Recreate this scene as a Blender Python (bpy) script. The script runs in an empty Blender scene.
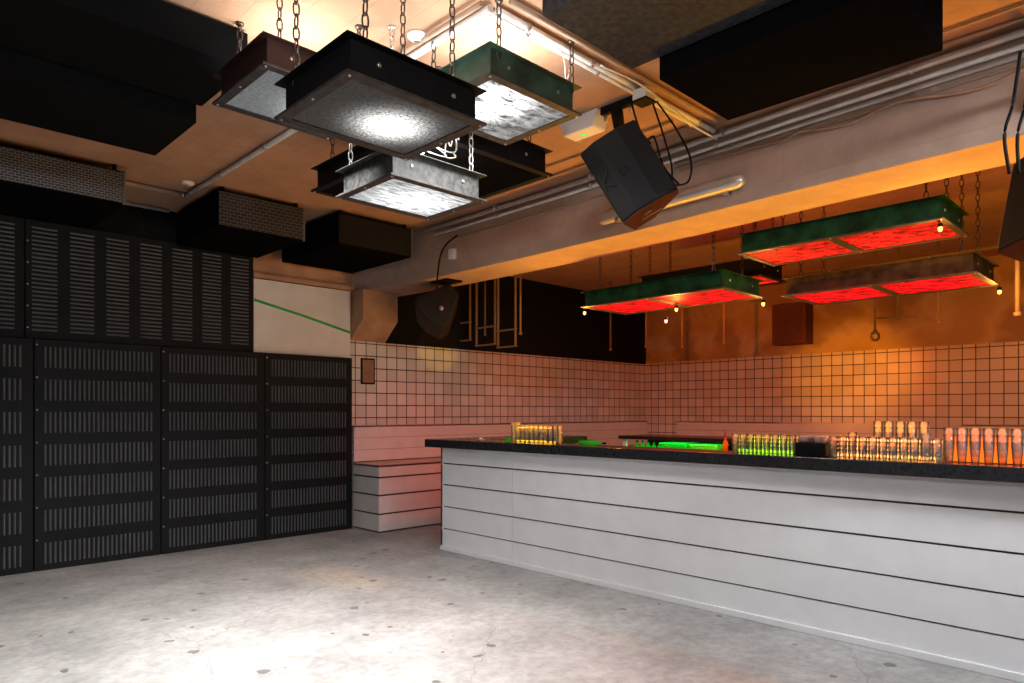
import bpy, bmesh, math, random
from mathutils import Vector, Matrix
random.seed(7)
S = bpy.context.scene
COL = S.collection
PI = math.pi

# ------------------------------------------------------------------ materials
def srgb(r, g, b):
    f = lambda v: (v/255/12.92) if v/255 <= .04045 else ((v/255+.055)/1.055)**2.4
    return (f(r), f(g), f(b), 1)

def newmat(name):
    m = bpy.data.materials.new(name); m.use_nodes = True
    nt = m.node_tree
    return m, nt, nt.nodes['Principled BSDF'], nt.nodes['Material Output']

def N(nt, t, **kw):
    n = nt.nodes.new(t)
    for k, v in kw.items(): setattr(n, k, v)
    return n

def coords(nt, scale=(1,1,1), swz=None):
    tc = N(nt, 'ShaderNodeTexCoord')
    out = tc.outputs['Object']
    if swz:
        sp = N(nt, 'ShaderNodeSeparateXYZ'); nt.links.new(out, sp.inputs[0])
        cb = N(nt, 'ShaderNodeCombineXYZ')
        for i, ch in enumerate(swz): nt.links.new(sp.outputs[ch], cb.inputs[i])
        out = cb.outputs[0]
    mp = N(nt, 'ShaderNodeMapping'); mp.inputs['Scale'].default_value = scale
    nt.links.new(out, mp.inputs[0])
    return mp.outputs[0], mp

def simple(name, col, rough=.5, metal=0, var=.12, nscale=12, bump=.05, spec=.5):
    m, nt, p, o = newmat(name)
    v, mp = coords(nt)
    no = N(nt, 'ShaderNodeTexNoise'); no.inputs['Scale'].default_value = nscale; no.inputs['Detail'].default_value = 5
    nt.links.new(v, no.inputs['Vector'])
    mr = N(nt, 'ShaderNodeMapRange'); mr.inputs[1].default_value = .34; mr.inputs[2].default_value = .66; nt.links.new(no.outputs['Fac'], mr.inputs[0])
    mx = N(nt, 'ShaderNodeMixRGB'); nt.links.new(mr.outputs[0], mx.inputs[0])
    c = col
    mx.inputs[1].default_value = tuple(x*(1-var) for x in c[:3])+(1,)
    mx.inputs[2].default_value = tuple(min(1, x*(1+var)) for x in c[:3])+(1,)
    nt.links.new(mx.outputs[0], p.inputs['Base Color'])
    p.inputs['Roughness'].default_value = rough; p.inputs['Metallic'].default_value = metal
    p.inputs['Specular IOR Level'].default_value = spec
    if bump:
        b = N(nt, 'ShaderNodeBump'); b.inputs['Strength'].default_value = bump; b.inputs['Distance'].default_value = .01
        nt.links.new(no.outputs['Fac'], b.inputs['Height']); nt.links.new(b.outputs[0], p.inputs['Normal'])
    return m

def emit(name, col, s, base=(.02,.02,.02,1)):
    m, nt, p, o = newmat(name)
    p.inputs['Base Color'].default_value = base
    p.inputs['Emission Color'].default_value = col; p.inputs['Emission Strength'].default_value = s
    return m

def mat_floor():
    m, nt, p, o = newmat('worn_concrete')
    v, mp = coords(nt)
    a = N(nt, 'ShaderNodeTexNoise'); a.inputs['Scale'].default_value = 1.6; a.inputs['Detail'].default_value = 9; a.inputs['Roughness'].default_value = .65
    nt.links.new(v, a.inputs['Vector'])
    r = N(nt, 'ShaderNodeValToRGB'); r.color_ramp.elements[0].position = .3; r.color_ramp.elements[1].position = .72
    r.color_ramp.elements[0].color = (.27,.265,.26,1); r.color_ramp.elements[1].color = (.52,.51,.50,1)
    nt.links.new(a.outputs['Fac'], r.inputs[0])
    # dark chips: small voronoi cells thinned out
    wv, mp2 = coords(nt, (1,1,1))
    nw = N(nt, 'ShaderNodeTexNoise'); nw.inputs['Scale'].default_value = 9; nt.links.new(wv, nw.inputs['Vector'])
    ad = N(nt, 'ShaderNodeMixRGB', blend_type='ADD'); ad.inputs[0].default_value = .09
    nt.links.new(wv, ad.inputs[1]); nt.links.new(nw.outputs['Color'], ad.inputs[2])
    vo = N(nt, 'ShaderNodeTexVoronoi'); vo.inputs['Scale'].default_value = 5.2; nt.links.new(ad.outputs[0], vo.inputs['Vector'])
    sp = N(nt, 'ShaderNodeSeparateColor'); nt.links.new(vo.outputs['Color'], sp.inputs[0])
    mu = N(nt, 'ShaderNodeMath', operation='MULTIPLY'); mu.inputs[1].default_value = .2; nt.links.new(sp.outputs[0], mu.inputs[0])
    lt = N(nt, 'ShaderNodeMath', operation='LESS_THAN'); nt.links.new(vo.outputs['Distance'], lt.inputs[0]); nt.links.new(mu.outputs[0], lt.inputs[1])
    gt = N(nt, 'ShaderNodeMath', operation='GREATER_THAN'); nt.links.new(sp.outputs[1], gt.inputs[0]); gt.inputs[1].default_value = .35
    ch = N(nt, 'ShaderNodeMath', operation='MULTIPLY'); nt.links.new(lt.outputs[0], ch.inputs[0]); nt.links.new(gt.outputs[0], ch.inputs[1])
    ch2 = N(nt, 'ShaderNodeMath', operation='MULTIPLY'); nt.links.new(ch.outputs[0], ch2.inputs[0]); ch2.inputs[1].default_value = .7
    mx = N(nt, 'ShaderNodeMixRGB'); nt.links.new(ch2.outputs[0], mx.inputs[0]); nt.links.new(r.outputs[0], mx.inputs[1]); mx.inputs[2].default_value = (.06,.06,.058,1)
    # fine scuffs
    f = N(nt, 'ShaderNodeTexNoise'); f.inputs['Scale'].default_value = 14; f.inputs['Detail'].default_value = 8; f.inputs['Roughness'].default_value = .75
    nt.links.new(v, f.inputs['Vector'])
    fr = N(nt, 'ShaderNodeValToRGB'); fr.color_ramp.elements[0].position = .35; fr.color_ramp.elements[0].color = (.62,.6,.58,1); fr.color_ramp.elements[1].position = .6
    nt.links.new(f.outputs['Fac'], fr.inputs[0])
    m2 = N(nt, 'ShaderNodeMixRGB', blend_type='MULTIPLY'); m2.inputs[0].default_value = .8
    nt.links.new(mx.outputs[0], m2.inputs[1]); nt.links.new(fr.outputs[0], m2.inputs[2])
    # hairline cracks
    vc = N(nt, 'ShaderNodeTexVoronoi', feature='DISTANCE_TO_EDGE'); vc.inputs['Scale'].default_value = .55; nt.links.new(ad.outputs[0], vc.inputs['Vector'])
    lc = N(nt, 'ShaderNodeMath', operation='LESS_THAN'); nt.links.new(vc.outputs['Distance'], lc.inputs[0]); lc.inputs[1].default_value = .0018
    lm = N(nt, 'ShaderNodeMath', operation='MULTIPLY'); nt.links.new(lc.outputs[0], lm.inputs[0]); lm.inputs[1].default_value = .45
    m3 = N(nt, 'ShaderNodeMixRGB'); nt.links.new(lm.outputs[0], m3.inputs[0]); nt.links.new(m2.outputs[0], m3.inputs[1]); m3.inputs[2].default_value = (.15,.145,.14,1)
    nt.links.new(m3.outputs[0], p.inputs['Base Color'])
    p.inputs['Roughness'].default_value = .55
    b = N(nt, 'ShaderNodeBump'); b.inputs['Strength'].default_value = .15; b.inputs['Distance'].default_value = .01
    nt.links.new(f.outputs['Fac'], b.inputs['Height']); nt.links.new(b.outputs[0], p.inputs['Normal'])
    return m

def mat_planks(name, c1, c2, line, w=.16, l=1.9, ax='YX', rough=.85, linew=.004):
    m, nt, p, o = newmat(name)
    v, mp = coords(nt, (1,1,1), ax+'Z' if len(ax) == 2 else ax)
    br = N(nt, 'ShaderNodeTexBrick'); br.offset = .37
    br.inputs['Scale'].default_value = 1; br.inputs['Brick Width'].default_value = l; br.inputs['Row Height'].default_value = w
    br.inputs['Mortar Size'].default_value = linew; br.inputs['Mortar Smooth'].default_value = .4; br.inputs['Bias'].default_value = 0
    br.inputs['Color1'].default_value = c1; br.inputs['Color2'].default_value = c2; br.inputs['Mortar'].default_value = line
    nt.links.new(v, br.inputs['Vector'])
    v2, mp2 = coords(nt, (1,1,1))
    no = N(nt, 'ShaderNodeTexNoise'); no.inputs['Scale'].default_value = 3.2; no.inputs['Detail'].default_value = 10; no.inputs['Roughness'].default_value = .7
    nt.links.new(v2, no.inputs['Vector'])
    r = N(nt, 'ShaderNodeValToRGB'); r.color_ramp.elements[0].position = .3; r.color_ramp.elements[0].color = (.72,.7,.68,1); r.color_ramp.elements[1].position = .65
    nt.links.new(no.outputs['Fac'], r.inputs[0])
    mx = N(nt, 'ShaderNodeMixRGB', blend_type='MULTIPLY'); mx.inputs[0].default_value = .8
    nt.links.new(br.outputs['Color'], mx.inputs[1]); nt.links.new(r.outputs[0], mx.inputs[2])
    # pale lime spots
    vo = N(nt, 'ShaderNodeTexVoronoi'); vo.inputs['Scale'].default_value = 3.3; nt.links.new(v2, vo.inputs['Vector'])
    lt = N(nt, 'ShaderNodeMath', operation='LESS_THAN'); nt.links.new(vo.outputs['Distance'], lt.inputs[0]); lt.inputs[1].default_value = .055
    lm = N(nt, 'ShaderNodeMath', operation='MULTIPLY'); nt.links.new(lt.outputs[0], lm.inputs[0]); lm.inputs[1].default_value = .5
    m3 = N(nt, 'ShaderNodeMixRGB'); nt.links.new(lm.outputs[0], m3.inputs[0]); nt.links.new(mx.outputs[0], m3.inputs[1]); m3.inputs[2].default_value = (.6,.5,.4,1)
    nt.links.new(m3.outputs[0], p.inputs['Base Color'])
    p.inputs['Roughness'].default_value = rough; p.inputs['Specular IOR Level'].default_value = .25
    b = N(nt, 'ShaderNodeBump'); b.inputs['Strength'].default_value = .35; b.inputs['Distance'].default_value = .02
    nt.links.new(no.outputs['Fac'], b.inputs['Height']); nt.links.new(b.outputs[0], p.inputs['Normal'])
    return m

def mat_tiles(name, ax, off):
    m, nt, p, o = newmat(name)
    v, mp = coords(nt, (1,1,1), ax)
    mp.inputs['Location'].default_value = off
    br = N(nt, 'ShaderNodeTexBrick'); br.offset = 0
    br.inputs['Scale'].default_value = 1; br.inputs['Brick Width'].default_value = .152; br.inputs['Row Height'].default_value = .152
    br.inputs['Mortar Size'].default_value = .0065; br.inputs['Mortar Smooth'].default_value = .1; br.inputs['Bias'].default_value = 0
    br.inputs['Color1'].default_value = (.60,.56,.53,1); br.inputs['Color2'].default_value = (.48,.445,.42,1); br.inputs['Mortar'].default_value = (.06,.04,.03,1)
    nt.links.new(v, br.inputs['Vector']); nt.links.new(br.outputs['Color'], p.inputs['Base Color'])
    p.inputs['Roughness'].default_value = .28
    b = N(nt, 'ShaderNodeBump', invert=True); b.inputs['Strength'].default_value = .5; b.inputs['Distance'].default_value = .004
    nt.links.new(br.outputs['Fac'], b.inputs['Height']); nt.links.new(b.outputs[0], p.inputs['Normal'])
    return m

def mat_ochre():
    m, nt, p, o = newmat('patched_ochre_plaster')
    v, mp = coords(nt)
    no = N(nt, 'ShaderNodeTexNoise'); no.inputs['Scale'].default_value = 1.1; no.inputs['Detail'].default_value = 3; nt.links.new(v, no.inputs['Vector'])
    r = N(nt, 'ShaderNodeValToRGB')
    e = r.color_ramp.elements; e[0].position = .42; e[0].color = (.30,.20,.10,1); e[1].position = .5; e[1].color = (.46,.34,.17,1)
    x = r.color_ramp.elements.new(.62); x.color = (.38,.26,.12,1)
    nt.links.new(no.outputs['Fac'], r.inputs[0]); nt.links.new(r.outputs[0], p.inputs['Base Color']); p.inputs['Roughness'].default_value = .8
    return m

def mat_weave(name, dark, light, sx, sz):
    m, nt, p, o = newmat(name)
    v, mp = coords(nt, (1,1,1), 'XZY')
    br = N(nt, 'ShaderNodeTexBrick'); br.offset = .5
    br.inputs['Scale'].default_value = 1; br.inputs['Brick Width'].default_value = sx; br.inputs['Row Height'].default_value = sz
    br.inputs['Mortar Size'].default_value = sz*.16; br.inputs['Mortar Smooth'].default_value = .5
    br.inputs['Color1'].default_value = dark; br.inputs['Color2'].default_value = tuple(x*1.8 for x in dark[:3])+(1,); br.inputs['Mortar'].default_value = light
    nt.links.new(v, br.inputs['Vector']); nt.links.new(br.outputs['Color'], p.inputs['Base Color'])
    p.inputs['Roughness'].default_value = .45; p.inputs['Metallic'].default_value = .3
    b = N(nt, 'ShaderNodeBump'); b.inputs['Strength'].default_value = .8; b.inputs['Distance'].default_value = .006
    nt.links.new(br.outputs['Fac'], b.inputs['Height']); nt.links.new(b.outputs[0], p.inputs['Normal'])
    return m

def mat_lens(name, hot, col, lo, hi, radius, nsc, ncontrast, stretch=(1,1,1), base=(.045,.045,.045,1)):
    """back-lit diffuser: a bright spot where the lamp sits behind patterned glass (object space)"""
    m, nt, p, o = newmat(name)
    tc = N(nt, 'ShaderNodeTexCoord')
    ds = N(nt, 'ShaderNodeVectorMath', operation='DISTANCE'); nt.links.new(tc.outputs['Object'], ds.inputs[0]); ds.inputs[1].default_value = (hot[0], hot[1], 0)
    dv = N(nt, 'ShaderNodeMath', operation='DIVIDE'); nt.links.new(ds.outputs['Value'], dv.inputs[0]); dv.inputs[1].default_value = radius
    pw = N(nt, 'ShaderNodeMath', operation='POWER'); nt.links.new(dv.outputs[0], pw.inputs[0]); pw.inputs[1].default_value = 2.0
    ng = N(nt, 'ShaderNodeMath', operation='MULTIPLY'); nt.links.new(pw.outputs[0], ng.inputs[0]); ng.inputs[1].default_value = -1
    ex = N(nt, 'ShaderNodeMath', operation='EXPONENT'); nt.links.new(ng.outputs[0], ex.inputs[0])
    mr = N(nt, 'ShaderNodeMath', operation='MULTIPLY_ADD'); nt.links.new(ex.outputs[0], mr.inputs[0]); mr.inputs[1].default_value = hi; mr.inputs[2].default_value = lo
    mp = N(nt, 'ShaderNodeMapping'); mp.inputs['Scale'].default_value = stretch; nt.links.new(tc.outputs['Object'], mp.inputs[0])
    no = N(nt, 'ShaderNodeTexNoise'); no.inputs['Scale'].default_value = nsc; no.inputs['Detail'].default_value = 6; no.inputs['Roughness'].default_value = .7; no.inputs['Distortion'].default_value = .6
    nt.links.new(mp.outputs[0], no.inputs['Vector'])
    rr = N(nt, 'ShaderNodeMapRange'); rr.inputs[1].default_value = .38; rr.inputs[2].default_value = .62; rr.inputs[3].default_value = 1-ncontrast; rr.inputs[4].default_value = 1+ncontrast*.5
    nt.links.new(no.outputs['Fac'], rr.inputs[0])
    mu = N(nt, 'ShaderNodeMath', operation='MULTIPLY'); nt.links.new(mr.outputs[0], mu.inputs[0]); nt.links.new(rr.outputs[0], mu.inputs[1])
    p.inputs['Base Color'].default_value = base; p.inputs['Roughness'].default_value = .6; p.inputs['Specular IOR Level'].default_value = .04
    p.inputs['Emission Color'].default_value = col
    nt.links.new(mu.outputs[0], p.inputs['Emission Strength'])
    return m

def mat_glass(name, tint=(1,1,1,1), tr=.45):
    m, nt, p, o = newmat(name)
    nt.nodes.remove(p)
    t = N(nt, 'ShaderNodeBsdfTransparent'); t.inputs[0].default_value = tint
    tl = N(nt, 'ShaderNodeBsdfTranslucent'); tl.inputs[0].default_value = tint
    df = N(nt, 'ShaderNodeBsdfDiffuse'); df.inputs[0].default_value = tint
    g = N(nt, 'ShaderNodeBsdfGlossy'); g.inputs['Roughness'].default_value = .12
    a = N(nt, 'ShaderNodeMixShader'); a.inputs[0].default_value = .12; nt.links.new(tl.outputs[0], a.inputs[1]); nt.links.new(df.outputs[0], a.inputs[2])
    b = N(nt, 'ShaderNodeMixShader'); b.inputs[0].default_value = 1-tr; nt.links.new(t.outputs[0], b.inputs[1]); nt.links.new(a.outputs[0], b.inputs[2])
    fr = N(nt, 'ShaderNodeFresnel'); fr.inputs[0].default_value = 1.2
    c = N(nt, 'ShaderNodeMixShader'); nt.links.new(fr.outputs[0], c.inputs[0]); nt.links.new(b.outputs[0], c.inputs[1]); nt.links.new(g.outputs[0], c.inputs[2])
    nt.links.new(c.outputs[0], o.inputs[0])
    return m

M = {}
M['floor'] = mat_floor()
M['ceil'] = mat_planks('board_marked_ceiling', (.42,.24,.145,1), (.455,.262,.16,1), (.33,.18,.105,1), w=.21, l=2.4, ax='YX', linew=.0022)
M['beam'] = mat_planks('pinkish_beam_concrete', (.46,.32,.245,1), (.50,.35,.27,1), (.38,.26,.195,1), w=.21, l=3.2, ax='YZX', linew=.0015)
M['wallbrown'] = simple('brown_concrete', (.40,.225,.125,1), .85, var=.2, nscale=4, bump=.2)
M['wallgrey'] = simple('dark_plaster', (.10,.09,.085,1), .85)
M['blackboard'] = simple('matte_black_board', (.006,.006,.006,1), .9, spec=.15)
M['tileL'] = mat_tiles('square_tiles_side', 'XZY', (.04,.05,0))
M['tileB'] = mat_tiles('square_tiles_end', 'YZX', (.09,.05,0))
M['ochre'] = mat_ochre()
M['slot'] = simple('charcoal_sheet_metal', (.0085,.009,.010,1), .6, spec=.1, metal=0, nscale=5, bump=.02)
M['slat'] = simple('lit_louvre_and_strip_grey', (.10,.104,.11,1), .6, 0, nscale=8, bump=.02)  # lit louvre edges put into a lighter grey; also cabinet edge strips
M['acoustic'] = simple('black_acoustic_board', (.003,.003,.0031,1), .9, bump=.1, spec=.08)
M['foam'] = simple('rough_black_board', (.020,.020,.023,1), .7, var=.6, nscale=26, bump=1.0, spec=.3)
M['cab'] = simple('black_cabinet_paint', (.0045,.0043,.0045,1), .9, bump=.05, spec=0)
M['weave'] = mat_weave('expanded_metal_grille', (.030,.033,.037,1), (.24,.26,.28,1), .045, .02)
M['weave2'] = mat_weave('pressed_diamond_grille', (.016,.016,.017,1), (.085,.088,.092,1), .06, .03)
M['cloth'] = simple('speaker_cloth', (.015,.0145,.015,1), .9, nscale=60, bump=.2, spec=.1)
M['white'] = simple('white_board', (.60,.585,.57,1), .6, var=.05, nscale=4, bump=.03)
M['bar'] = simple('white_painted_boards', (.76,.755,.765,1), .5, var=.03, nscale=5, bump=.03)
M['bench'] = simple('white_bench_paint', (.58,.53,.51,1), .55, var=.05, nscale=5, bump=.03)
M['gap'] = simple('dark_groove', (.05,.03,.022,1), .9)
M['top'] = simple('black_stone_worktop', (.018,.018,.02,1), .22, var=.35, nscale=60, bump=.05)
M['green'] = simple('emerald', (.01,.35,.06,1), .5)
M['chain'] = simple('dull_chain_steel', (.10,.08,.065,1), .4, .8)
M['zinc'] = simple('zinc_chain', (.6,.58,.55,1), .3, .9)
M['pipe'] = simple('grey_conduit', (.52,.48,.45,1), .35, .5, nscale=8)
M['pipew'] = simple('white_conduit', (.75,.72,.68,1), .4)
M['pipeb'] = simple('brown_conduit', (.36,.24,.16,1), .6)
M['rod'] = simple('ochre_painted_rod', (.26,.165,.08,1), .6, 0)
M['cable'] = simple('black_cable', (.007,.007,.007,1), .7, spec=.1)
M['cablew'] = simple('white_cable', (.75,.72,.68,1), .5)
M['plastic'] = simple('white_plastic', (.75,.73,.70,1), .4, var=.03)
M['steel'] = simple('bolt_steel', (.55,.52,.5,1), .3, .9)
M['blk'] = simple('black_metal', (.006,.006,.0065,1), .6, 0, spec=.08)
M['maroon'] = simple('dark_maroon_metal', (.035,.014,.012,1), .45, .4, nscale=6)
M['greenmetal'] = simple('green_painted_metal', (.022,.05,.034,1), .5, 0, var=.6, nscale=7)
M['mottled'] = simple('galvanised_mottled_metal', (.028,.029,.028,1), .6, 0, var=.9, nscale=34)
M['darkgreen'] = simple('bar_lamp_green', (.008,.040,.013,1), .7, 0, var=.6, spec=.12, nscale=9)
M['frame'] = simple('aged_steel_frame', (.045,.04,.038,1), .5, .4, var=.4, nscale=20)
M['spk'] = simple('speaker_plastic', (.011,.0095,.009,1), .6, spec=.22, nscale=50, bump=.1)
M['spkline'] = simple('speaker_emblem', (.006,.006,.006,1), .6)
M['glass'] = mat_glass('clear_glassware', (.98,.97,.95,1), .8)
M['glassgreen'] = mat_glass('green_bottle_glass', (.15,.9,.25,1), .3)
M['glassyellow'] = mat_glass('yellow_plastic', (.95,.85,.15,1), .1)
M['orangeP'] = mat_glass('orange_plastic', (.95,.35,.12,1), .1)
M['pinkP'] = simple('pinkish_tub', (.55,.32,.26,1), .5)
M['red'] = simple('red_plastic', (.6,.03,.02,1), .4)
M['ochrebrick'] = simple('rust_plate', (.22,.11,.07,1), .6)
M['bulbA'] = emit('amber_bulb', (1,.35,.05,1), 8)
M['bulbR'] = emit('red_bulb', (1,.05,.05,1), 25)
M['bulbW'] = emit('white_led', (.85,.97,1,1), 60)
M['led'] = emit('green_led_strip', (.05,1,.12,1), 1.2)
M['redlens'] = None

# ------------------------------------------------------------------ mesh helpers
class MB:
    def __init__(self): self.bm = bmesh.new(); self.mi = 0
    def _tag(self, before):
        for f in self.bm.faces:
            if f.index == -1 or f not in before: pass
    def quadbox(self, pts, mi=None):
        vs = [self.bm.verts.new(p) for p in pts]
        for q in ((0,3,2,1),(4,5,6,7),(0,1,5,4),(1,2,6,5),(2,3,7,6),(3,0,4,7)):
            f = self.bm.faces.new([vs[i] for i in q]); f.material_index = self.mi if mi is None else mi
        return self
    def box(self, x0, x1, y0, y1, z0, z1, mi=None):
        return self.quadbox([(x0,y0,z0),(x1,y0,z0),(x1,y1,z0),(x0,y1,z0),(x0,y0,z1),(x1,y0,z1),(x1,y1,z1),(x0,y1,z1)], mi)
    def prism(self, poly, a0, a1, axis='z', mi=None):
        def mk(p, a):
            return {'z': (p[0],p[1],a), 'x': (a,p[0],p[1]), 'y': (p[0],a,p[1])}[axis]
        A = [self.bm.verts.new(mk(p,a0)) for p in poly]; B = [self.bm.verts.new(mk(p,a1)) for p in poly]
        n = len(poly); fs = [self.bm.faces.new(A[::-1]), self.bm.faces.new(B)]
        for i in range(n): fs.append(self.bm.faces.new([A[i],A[(i+1)%n],B[(i+1)%n],B[i]]))
        for f in fs: f.material_index = self.mi if mi is None else mi
        return self
    def tube(self, pts, r, seg=8, closed=False, mi=None, smooth=True, caps=True):
        pts = [Vector(p) for p in pts]; n = len(pts); rings = []
        up = Vector((0,0,1))
        for i, p in enumerate(pts):
            a = pts[(i-1) % n] if (closed or i > 0) else p
            b = pts[(i+1) % n] if (closed or i < n-1) else p
            t = (b-a).normalized()
            u = up if abs(t.dot(up)) < .95 else Vector((1,0,0))
            s = t.cross(u).normalized(); v = s.cross(t)
            rr = r[i] if isinstance(r, (list, tuple)) else r
            rings.append([self.bm.verts.new(p+(s*math.cos(2*PI*k/seg)+v*math.sin(2*PI*k/seg))*rr) for k in range(seg)])
        m = n if closed else n-1
        for i in range(m):
            A, B = rings[i], rings[(i+1) % n]
            for k in range(seg):
                f = self.bm.faces.new([A[k],A[(k+1)%seg],B[(k+1)%seg],B[k]]); f.smooth = smooth; f.material_index = self.mi if mi is None else mi
        if not closed and caps:
            self.bm.faces.new(rings[0][::-1]).material_index = self.mi if mi is None else mi
            self.bm.faces.new(rings[-1]).material_index = self.mi if mi is None else mi
        return self
    def lathe(self, prof, c=(0,0,0), seg=16, mi=None, axis='z'):
        rings = []
        for r, h in prof:
            ring = []
            for k in range(seg):
                x, y = r*math.cos(2*PI*k/seg), r*math.sin(2*PI*k/seg)
                p = {'z': (x,y,h), 'x': (h,x,y), 'y': (x,h,y)}[axis]
                ring.append(self.bm.verts.new((c[0]+p[0], c[1]+p[1], c[2]+p[2])))
            rings.append(ring)
        for A, B in zip(rings, rings[1:]):
            for k in range(seg):
                f = self.bm.faces.new([A[k],A[(k+1)%seg],B[(k+1)%seg],B[k]]); f.smooth = True; f.material_index = self.mi if mi is None else mi
        self.bm.faces.new(rings[0][::-1]).material_index = self.mi if mi is None else mi
        self.bm.faces.new(rings[-1]).material_index = self.mi if mi is None else mi
        return self
    def obj(self, name, mats, parent=None, bevel=0, loc=None, rot=None):
        bmesh.ops.recalc_face_normals(self.bm, faces=self.bm.faces[:])
        me = bpy.data.meshes.new(name); self.bm.to_mesh(me); self.bm.free()
        for m in (mats if isinstance(mats, (list, tuple)) else [mats]): me.materials.append(m)
        o = bpy.data.objects.new(name, me); COL.objects.link(o)
        if parent: o.parent = parent
        if loc: o.location = loc
        if rot: o.rotation_euler = rot
        if bevel:
            b = o.modifiers.new('bevel', 'BEVEL'); b.width = bevel; b.segments = 2; b.limit_method = 'ANGLE'
        return o

def tag(o, label, cat, group=None):
    o['label'] = label; o['category'] = cat
    if group: o['group'] = group
    return o
def struct(o): o['kind'] = 'structure'; return o
def thing(name, label, cat, loc=(0,0,0), group=None, rot=(0,0,0)):
    o = bpy.data.objects.new(name, None); COL.objects.link(o)
    o.location = loc; o.rotation_euler = rot; o.empty_display_size = .1
    return tag(o, label, cat, group)
def dup(o, parent=None):
    c = o.copy(); COL.objects.link(c)
    if parent: c.parent = parent
    for ch in list(o.children): dup(ch, c)
    return c
def spline(pts, n=8):
    P = [Vector(p) for p in pts]; P = [P[0]*2-P[1]]+P+[P[-1]*2-P[-2]]; out = []
    for i in range(1, len(P)-2):
        for k in range(n):
            t = k/n; a, b, c, d = P[i-1], P[i], P[i+1], P[i+2]
            out.append(.5*((2*b)+(c-a)*t+(2*a-5*b+4*c-d)*t*t+(3*b-a-3*c+d)*t**3))
    out.append(P[-2]); return out

# ------------------------------------------------------------------ room shell
CH = 3.40           # ceiling height
struct(MB().box(-3.2, 10.9, -4.2, 7.6, -.12, 0).obj('floor', M['floor']))
struct(MB().box(-3.2, 10.9, -4.2, 7.6, CH, CH+.15).obj('ceiling', M['ceil']))
struct(MB().box(-3.2, 10.9, 7.35, 7.6, 0, CH).obj('wall_left', M['wallbrown']))
struct(MB().box(10.65, 10.9, -4.2, 7.35, 0, CH).obj('wall_back', M['ochre']))
struct(MB().box(-3.2, 10.9, -4.2, -4.0, 0, CH).obj('wall_right', M['wallgrey']))
struct(MB().box(-3.2, -3.0, -4.0, 7.35, 0, CH).obj('wall_front', M['wallgrey']))
# tile cladding on two walls, black board above the tiles on the left wall
struct(MB().box(4.42, 10.63, 7.33, 7.35, 0, 2.255).obj('trim_1', M['tileL']))
struct(MB().box(10.63, 10.65, -4.0, 7.35, 0, 2.275).obj('trim_2', M['tileB']))
struct(MB().box(4.97, 10.65, 7.335, 7.35, 2.256, CH).obj('trim_3', M['blackboard']))
struct(MB().box(-3.0, 3.235, 7.33, 7.35, 0, CH).obj('trim_4', M['blackboard']))
# ledge over the white board and recess lines
struct(MB().box(3.24, 4.45, 7.29, 7.35, 2.85, 2.90).obj('trim_5', M['wallbrown']))

# ceiling beam with its corbel
near = [(-4,4.33),(.7,4.45),(2.1,4.515),(3.3,4.60),(4.6,4.645),(5.85,4.65),(6.6,4.61),(7.35,4.53)]
far = [(7.35,5.10),(6.05,5.165),(4.6,5.165),(3.38,5.11),(1.77,4.97),(.78,4.92),(-4,4.78)]
b = MB(); b.prism([(x,y) for y,x in near]+[(x,y) for y,x in far], 2.85, CH, 'z')
struct(b.obj('ceiling_beam', M['beam'])); bpy.data.objects['ceiling_beam'].name = 'trim_6'
struct(MB().prism([(7.08,2.85),(7.08,2.50),(7.35,2.262),(7.35,2.85)], 4.47, 4.965, 'x').obj('trim_7', M['wallbrown']))

# ------------------------------------------------------------------ slotted black panels
def low_panel(x0, x1, label):
    t = thing('slotted_panel', label, 'wall panel', (x0, 7.2, 0), 'lower slotted wall panels')
    w = x1-x0
    b = MB(); b.box(.004, w-.004, 0, .045, .0, 2.03)
    b.obj('panel_sheet', M['slot'], t, .004)
    n = int((w-.13)/.0375)
    for k in range(7):
        zt = 1.965-.287*k
        s = MB()
        for i in range(n):
            x = .075+i*.0375
            s.prism([(x,-.0005),(x+.006,-.014),(x+.017,-.0005)], zt-.185, zt, 'z')
        s.obj('louvre_row', M['slat'], t)
    for k in range(7):
        MB().lathe([(.008,0),(.008,-.004),(.004,-.007)], (.022, -.001, .28+.285*k-.01), 8, axis='y').obj('bolt', M['steel'], t)
    return t
low_panel(.19, 1.235, 'black floor-standing wall panel with upright louvres, leftmost, cut by the photo edge')
low_panel(1.235, 2.27, 'black floor-standing wall panel with upright louvres, second from the left')
low_panel(2.27, 3.32, 'black floor-standing wall panel with upright louvres, third from the left, below wide upper panel end')
low_panel(3.32, 4.40, 'black floor-standing wall panel with faint louvres, beside the tiled wall and bench')
def up_panel(x0, x1, starts, label):
    t = thing('slotted_panel', label, 'wall panel', (x0, 7.29, 2.035), 'upper slotted wall panels')
    w = x1-x0
    MB().box(.004, w-.004, 0, .035, .005, 1.05).obj('panel_sheet', M['slot'], t, .003)
    for xs in starts:
        s = MB()
        for k in range(25):
            z = .075+k*.0375
            a, c = xs-x0, xs-x0+.19
            s.quadbox([(a,-.0005,z),(c,-.0005,z),(c,-.0005,z+.017),(a,-.0005,z+.017),(a,-.001,z),(c,-.001,z),(c,-.012,z+.009),(a,-.012,z+.009)])
        s.obj('louvre_column', M['slat'], t)
    for k in range(5):
        MB().lathe([(.008,0),(.008,-.004),(.004,-.007)], (.02, -.001, .1+.19*k), 8, axis='y').obj('bolt', M['steel'], t)
up_panel(-.35, 1.185, [-.24+.29*k for k in range(5)], 'upper black panel of horizontal louvres, left one, cut by the photo edge')
up_panel(1.185, 3.235, [1.235+.292*k for k in range(7)], 'wide upper black panel with seven columns of horizontal louvres beside white board')

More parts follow.
